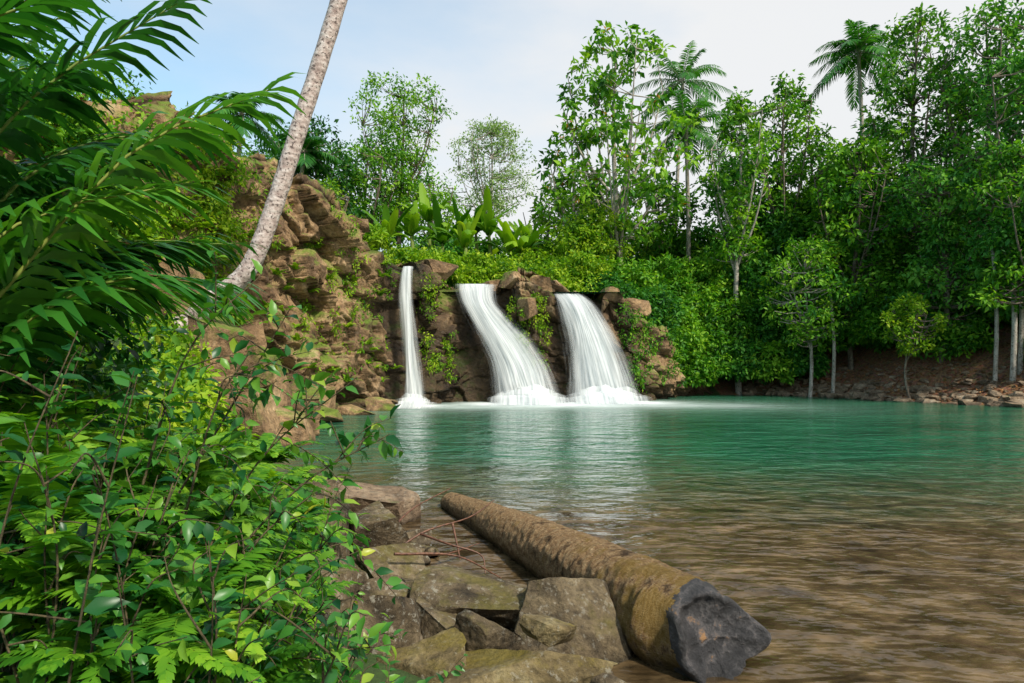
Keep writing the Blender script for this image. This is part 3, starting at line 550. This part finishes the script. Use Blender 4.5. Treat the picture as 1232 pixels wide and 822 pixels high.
for q in [(-2.5,42.5,6.9,2.0,1.4,1.3),(.2,42.8,7.2,2.0,1.4,1.5),(2.6,43,7.0,1.8,1.4,1.3),(4.6,43.8,7.6,1.8,1.4,1.8),(-4.6,41,7.6,1.6,1.4,1.1),(1.4,45.5,8.2,2.2,1.3,1.6),(4.6,46.5,9.4,2.4,1.8,2.6),(6.2,47.2,10.8,2.0,1.6,2.6),(-2,44.5,8.0,2.6,1.2,1.3),(-5,44,8.3,2,1.2,1.2),(-6.4,42,8.2,1.8,1.4,1.0),(-8.5,38,9.0,1.8,1.5,.7),(-10.4,34,9.4,1.6,1.5,.7),(-11.5,29,9.7,1.6,1.6,.7)]:
    bush(g,q[:3],q[3:],110,28,.24,.5,0,cr=.26)
for i in range(24):
    c=np.array([-4+rng.random()*9,40.6+rng.random()*1.2,6.3]); clumps(g,c+rng.normal(size=(4,3))*.3,.45,26,.2,.7,0)
g.build('plateau_shrubs',[M_fresh])
def blade(g,P,w,var,mat=0):
    P=np.asarray(P,float); k=len(P); T=norm(np.gradient(P,axis=0)); S_=norm(np.cross(T,[0,0,1.])); t=np.linspace(0,1,k); ww=w*np.sin(math.pi*np.clip(.06+.9*t,0,1))**.5
    cols=[]
    for q in (-1,-.5,0,.5,1): cols.append(P+S_*(ww*q)[:,None]+np.array([0,0,1.])*(-(abs(q)**1.5)*ww*.45+abs(q)*.06*(rng.random(k)-.5))[:,None])
    V=np.stack(cols,1); F=gridF(k,5); keep=rng.random(len(F))>.04; g.add(V,F[keep],var,mat)
for x,y,h in [(-6.8,46,1.4),(-4.8,47,1.8),(-3.2,45.8,.6),(-1.6,47,1.4),(-.2,46.5,.4),(-8.2,45,1.4),(1.2,48,1.0),(-2.6,49,2.6),(-6.0,49,3.2),(.6,46.5,.2)]:
    g=Geo(); z=8.9+rng.random()*1.2; P=np.array([(x,y,5.5),(x+.1,y,z),(x,y,z+h*.8)]); tube(g,smooth(P,4),np.linspace(.2,.09,9),8,1,.6)
    for i in range(13):
        az=i*2.4+x; e=rng.uniform(.6,1.5); d=(math.cos(az)*math.cos(e),math.sin(az)*math.cos(e),math.sin(e)); Q=arc(P[-1],d,rng.uniform(2.0,4.0),.1+.6*rng.random(),14); blade(g,Q,rng.uniform(.24,.38),np.clip(.38+rng.normal()*.24,0,1))
    g.build('banana_plant',[M_fresh,M_rachis])

g=Geo()
def vinepatch(j0,j1,z0,z1,n,size,var,mat,thick=.3,nl=22):
    for _ in range(n):
        j=rng.uniform(j0,j1)*(NS-1); z=rng.uniform(z0,z1); pt,no=cliffpt(j,z); 
        if vnoise(pt*.7+3,2)<-.15: continue
        clumps(g,pt+no*thick*.6+rng.normal(size=3)*.1,rng.uniform(.5,1.2)*thick,nl,size,np.clip(var+rng.normal()*.18,0,1),mat,flat=1.2,up=.2,droop=.8)
def jx(x,y): return float(np.argmin(np.hypot(base[:,0]-x,base[:,1]-y)))/(NS-1)
a1=jx(-9.2,23); a2=jx(-8.2,27.5); a3=jx(-6.8,31.3); a4=jx(-5.6,34.8)
vinepatch(0,a1*.8,1.5,8.8,420,.2,.45,0,.5); vinepatch(a1*.82,a1*1.08,2.5,9.8,330,.17,.55,0,.45)
vinepatch(a1*1.1,a2,5,9.6,55,.16,.5,0,.3); vinepatch(a2,a3,.8,9,75,.15,.5,0,.25); vinepatch(a3,a4,2,8,75,.15,.45,0,.25)
vinepatch(jx(-4.6,35.4),jx(-3.1,37.2),1.2,6.8,120,.15,.5,0,.27); vinepatch(jx(-.2,37),jx(2.2,37.9),1.8,5.8,100,.15,.5,0,.27); vinepatch(jx(6.3,38.2),jx(12,45),.8,5.4,180,.2,.45,1,.38)
g.build('cliff_vines',[M_fresh,M_mid])
g=Geo()
def fern(g,c,n,L,ll=.1,w=.022,var=.6,nl=26,droop=.5):
    for i in range(n):
        az=i*2.4+rng.random(); e=rng.uniform(.35,1.15); d=(math.cos(az)*math.cos(e),math.sin(az)*math.cos(e),math.sin(e))
        frond(g,arc(c,d,L*rng.uniform(.7,1.15),droop,9),nl,ll*L,w*L,droop=.2,ang=.3,lift=.05,var=np.clip(var+rng.normal()*.15,0,1),r=.004,start=.1,prof=lambda q:np.clip(1.08-q,0,1)**.7)
for _ in range(90):
    j=rng.uniform(0,a1*1.05)*(NS-1); z=rng.uniform(2,9); pt,no=cliffpt(j,z); fern(g,pt+no*.1,8,1.0,.2,.09,.55,14)
for _ in range(60):
    j=rng.uniform(a1,a4)*(NS-1); z=rng.uniform(1,8); pt,no=cliffpt(j,z); fern(g,pt+no*.1,7,.75,.22,.1,.5,12)
g.build('cliff_ferns',[M_fresh])
g=Geo()
for q,nc,v,m in [((-14,17,5.0,2.6,2.6,3.0),180,.5,1),((-11.5,14.2,3.8,2.2,2.0,2.4),180,.45,0),((-9.2,14,3.2,1.5,1.4,1.4),130,.45,0),((-13,21,8.6,2.5,2.5,2.5),150,.5,1),((-12.4,25,9.8,2.0,2.5,1.3),130,.45,0),((-16,14,5,3,3,4.5),180,.4,1),((-17,20,9,4,4,4.5),180,.4,1),((-12.2,17.4,7.6,1.8,1.6,1.6),130,.45,1),
    ((-7.2,12.6,2.0,1.5,1.2,1.1),130,.45,0),((-5.9,11.0,1.4,1.1,1.0,.9),120,.55,0),((-8.6,11,2.8,1.6,1.4,1.8),140,.5,1),((-11,9,3,2,2,2.6),140,.4,1),((-4.7,9.2,1.0,.9,.9,.75),120,.55,0),((-6.6,8.8,1.8,1.3,1.2,1.3),140,.45,0),((-3.7,7.6,.9,.8,.7,.55),110,.55,0),((-5,6.6,1.2,1.2,1.,1.1),130,.5,1),((-9.6,16.2,5.2,1.2,1,1.2),110,.45,0)]:
    bush(g,q[:3],q[3:],nc,30,.13 if q[1]<15 else .2,v,m,cr=.22,vs=.2)
g.build('bank_shrubs',[M_fresh,M_mid])

# ---------------------------------------------------------------- foreground ferns and shrub
M_fern=leafmat('fern_green',[(.02,.09,.008),(.06,.22,.015),(.17,.38,.02),(.36,.55,.04)],trans=.4)
g=Geo()
for x,y,z,L in [(-2.2,4.6,.95,.9),(-1.9,4.1,.95,.8),(-2.6,4.2,1.15,.9),(-1.65,4.9,.7,.7),(-2.4,5.4,.95,.9),(-2.9,5.2,1.1,.9),(-1.45,3.6,.75,.65),(-1.15,2.9,.6,.55),(-1.9,3.2,1.05,.7),(-1.8,5.8,.65,.6),(-2.2,6.4,.8,.8),(-3.1,6.8,1.,.9),(-2.0,3.7,1.15,.8),(-1.3,3.2,.6,.65),(-3.4,4.6,1.3,1.),(-1.7,2.7,.9,.7),(-2.0,5.1,.9,.7),(-2.7,7.6,.9,.8),
   (-1.5,4.3,.6,.7),(-1.25,3.9,.5,.6),(-1.75,4.5,.9,.8),(-1.5,3.0,.95,.7),(-1.3,2.5,.95,.6),(-1.05,3.4,.4,.5),(-2.3,3.5,1.35,.8),(-1.0,2.4,.8,.5),(-2.7,3.4,1.5,.9),
   (-1.15,2.1,1.0,.55),(-1.45,2.2,1.25,.6),(-.95,2.1,.7,.5),(-1.7,2.5,1.4,.7),(-1.2,2.7,1.05,.6),(-1.5,2.0,.9,.6),(-1.35,3.3,1.0,.75),(-1.6,3.8,1.1,.8),(-1.25,2.3,.6,.5),
   (-1.9,2.8,1.5,.8),(-1.6,3.2,1.3,.8),(-1.1,2.3,1.15,.55),(-2.2,3.0,1.6,.8),(-1.35,2.8,1.2,.65),(-.9,2.3,.6,.45)]:
    fern(g,(x,y,z),14,L,.22,.05,.5,28)
g.build('fern',[M_fern])
g=Geo(); lp=[];ld=[];ln=[];ls=[];lv=[]
def stem(p0,p1,L,r=.006,lsz=.08,start=.2,gap=.045,var=.45,bend=.15):
    p0=np.array(p0,float);p1=np.array(p1,float); m=(p0+p1)/2+rng.normal(size=3)*bend*.4+np.array([0,0,bend]); P=smooth([p0,m,p1],8); s=np.r_[0,np.cumsum(np.linalg.norm(np.diff(P,axis=0),axis=1))]
    tube(g,P,np.linspace(r,r*.35,len(P)),5,1); T_=norm(np.gradient(P,axis=0)); n=max(3,int(s[-1]*(1-start)/gap))
    for i in range(n):
        q=(start+(1-start)*(i+.5)/n)*s[-1]; p=np.array([np.interp(q,s,P[:,k]) for k in range(3)]); t=norm(np.array([np.interp(q,s,T_[:,k]) for k in range(3)]))
        a=norm(np.cross(t,rng.normal(size=3))); d=norm(a+t*.5+np.array([0,0,-.15])); 
        lp.append(p);ld.append(d);ln.append(norm(np.array([0,-.15,1.])+rng.normal(size=3)*.4));ls.append(lsz*rng.uniform(.5,1.3));lv.append(np.clip(var+rng.normal()*.17,0,.85) if rng.random()>.015 else 1.)
    return P
def topz(b): return np.interp(b,[-.8,-.6,-.45,-.36,-.28],[2.15,1.9,1.45,1.0,.75])
cnt=0
while cnt<260:
    y=rng.uniform(1.9,4.6); b=rng.uniform(-.95,-.27)
    if rng.random()>np.interp(b,[-.6,-.45,-.27],[1,.5,.3]): continue
    cnt+=1; x=b*y; z0=max(.2,gz(x,y)[0]); zt=topz(b); zt=2-(2-zt)*y/2.8 if zt<2 else zt
    zt=max(z0+.2,z0+(zt-z0)*rng.uniform(.45,1.02)); e=(x+rng.normal()*.2+.06,y+rng.normal()*.2,zt)
    P=stem((x,y,z0),e,1,.005,rng.uniform(.05,.10),.25,.042,rng.uniform(.2,.62))
    for q in range(2):
        k=rng.integers(6,len(P)-3); stem(P[k],P[k]+rng.normal(size=3)*np.array([.16,.16,.08])+np.array([.05,0,.14]),1,.004,rng.uniform(.045,.075),.1,.035,rng.uniform(.25,.62),.05)
for p0,p1 in [((-1.3,2.6,1.0),(-.50,2.8,1.72)),((-1.3,2.6,1.0),(-.66,2.9,1.95)),((-1.2,2.6,.9),(-.78,2.7,1.5)),((-1.1,2.5,.6),(-.46,2.7,.90)),((-.95,2.6,.45),(-.34,2.9,.62)),((-1.4,2.6,1.3),(-.9,2.8,2.25)),((-1.3,2.6,1.2),(-1.0,2.6,2.05)),((-.9,2.9,.35),(-.3,3.1,.45)),((-1.5,2.7,1.4),(-1.05,2.9,2.4)),((-1.2,2.7,.9),(-.6,2.8,1.3))]:
    P=stem(p0,p1,1,.006,.08,.15,.04,.5,.12)
    for q in range(8):
        k=rng.integers(5,len(P)-2); stem(P[k],P[k]+rng.normal(size=3)*.12+np.array([.06,0,.05]),1,.0035,.07,.1,.03,.5,.04)
leaves(g,np.array(lp),np.array(ld),np.array(ln),np.array(ls),np.array(ls)*.5,NEAR,np.array(lv),0)
g.build('leafy_shrub',[M_near,M_stem])
g=Geo()
for q in [(-3.6,4.4,1.6,1.2,1.0,1.1),(-2.9,3.6,.9,.7,.7,.7),(-4.4,6,1.9,1.3,1.1,1.3),(-3.8,3.4,1.0,.9,.8,1.1),(-6,7,2.4,1.5,1.2,2.0),(-5.2,5,2.2,1.2,1.2,1.8),(-6.5,5.5,4.0,1.8,1.4,2.0)]: bush(g,q[:3],q[3:],150,26,.1,.42,0,cr=.22,tm=NEAR)
g.build('thicket',[M_near])
g=Geo(); n=14000; x=rng.uniform(18,40,n); y=rng.uniform(28,50,n); z=gz(x,y); k=z>.05; P=np.stack([x,y,z+.03],1)[k]; leaves(g,P,rng.normal(size=P.shape)*np.array([1,1,.2]),np.array([0,0,1.])+rng.normal(size=P.shape)*.3,.2,.11,FAR,rng.random(len(P)),0); g.build('fallen_leaves',[M_litter])

# ---------------------------------------------------------------- sky, sun, camera
el=math.radians(46); azx,azy=.62,-.68; az=math.atan2(azx,azy)
w=bpy.data.worlds.new('World'); scene.world=w; w.use_nodes=True; nt=w.node_tree; bg=nt.nodes['Background']
sky=nt.nodes.new('ShaderNodeTexSky'); sky.sky_type='NISHITA'; sky.sun_disc=False; sky.sun_elevation=el; sky.sun_rotation=az; sky.air_density=1.; sky.dust_density=1.5
tc=nt.nodes.new('ShaderNodeTexCoord'); gen=tc.outputs['Generated']; sp=N(nt,'ShaderNodeSeparateXYZ',{0:gen})
n=N(nt,'ShaderNodeTexNoise',{'Vector':scaled(nt,gen,(1,1,2.5)),'Scale':1.7,'Detail':7.,'Roughness':.55})
f=math_(nt,'ADD',n.outputs[0],math_(nt,'MULTIPLY',sp.outputs[0],.75)); f=math_(nt,'SUBTRACT',f,math_(nt,'MULTIPLY',sp.outputs[2],.22))
f=ramp(nt,f,[(.05,.25),(.30,.55),(.58,.97)])
sk=mixc(nt,1.,sky.outputs[0],(1.6,2.3,2.2),'MULTIPLY')
c=mixc(nt,f,sk,(7.4,7.45,7.5)); nt.links.new(c,bg.inputs[0]); bg.inputs[1].default_value=.12
S_=Vector((azx,azy,0)).normalized()*math.cos(el)+Vector((0,0,math.sin(el)))
sl=bpy.data.lights.new('sun','SUN'); sl.energy=4.8; sl.angle=math.radians(3); sl.color=(1,.93,.80); so=bpy.data.objects.new('sun',sl); so.rotation_euler=S_.to_track_quat('Z','Y').to_euler(); scene.collection.objects.link(so)
cam=bpy.data.cameras.new('camera'); co=bpy.data.objects.new('camera',cam); scene.collection.objects.link(co); cam.lens=24; cam.sensor_width=36; cam.shift_y=.0235
co.location=(0,0,2.0); co.rotation_euler=(math.radians(90),0,0); cam.clip_end=3000; cam.clip_start=.05; scene.camera=co
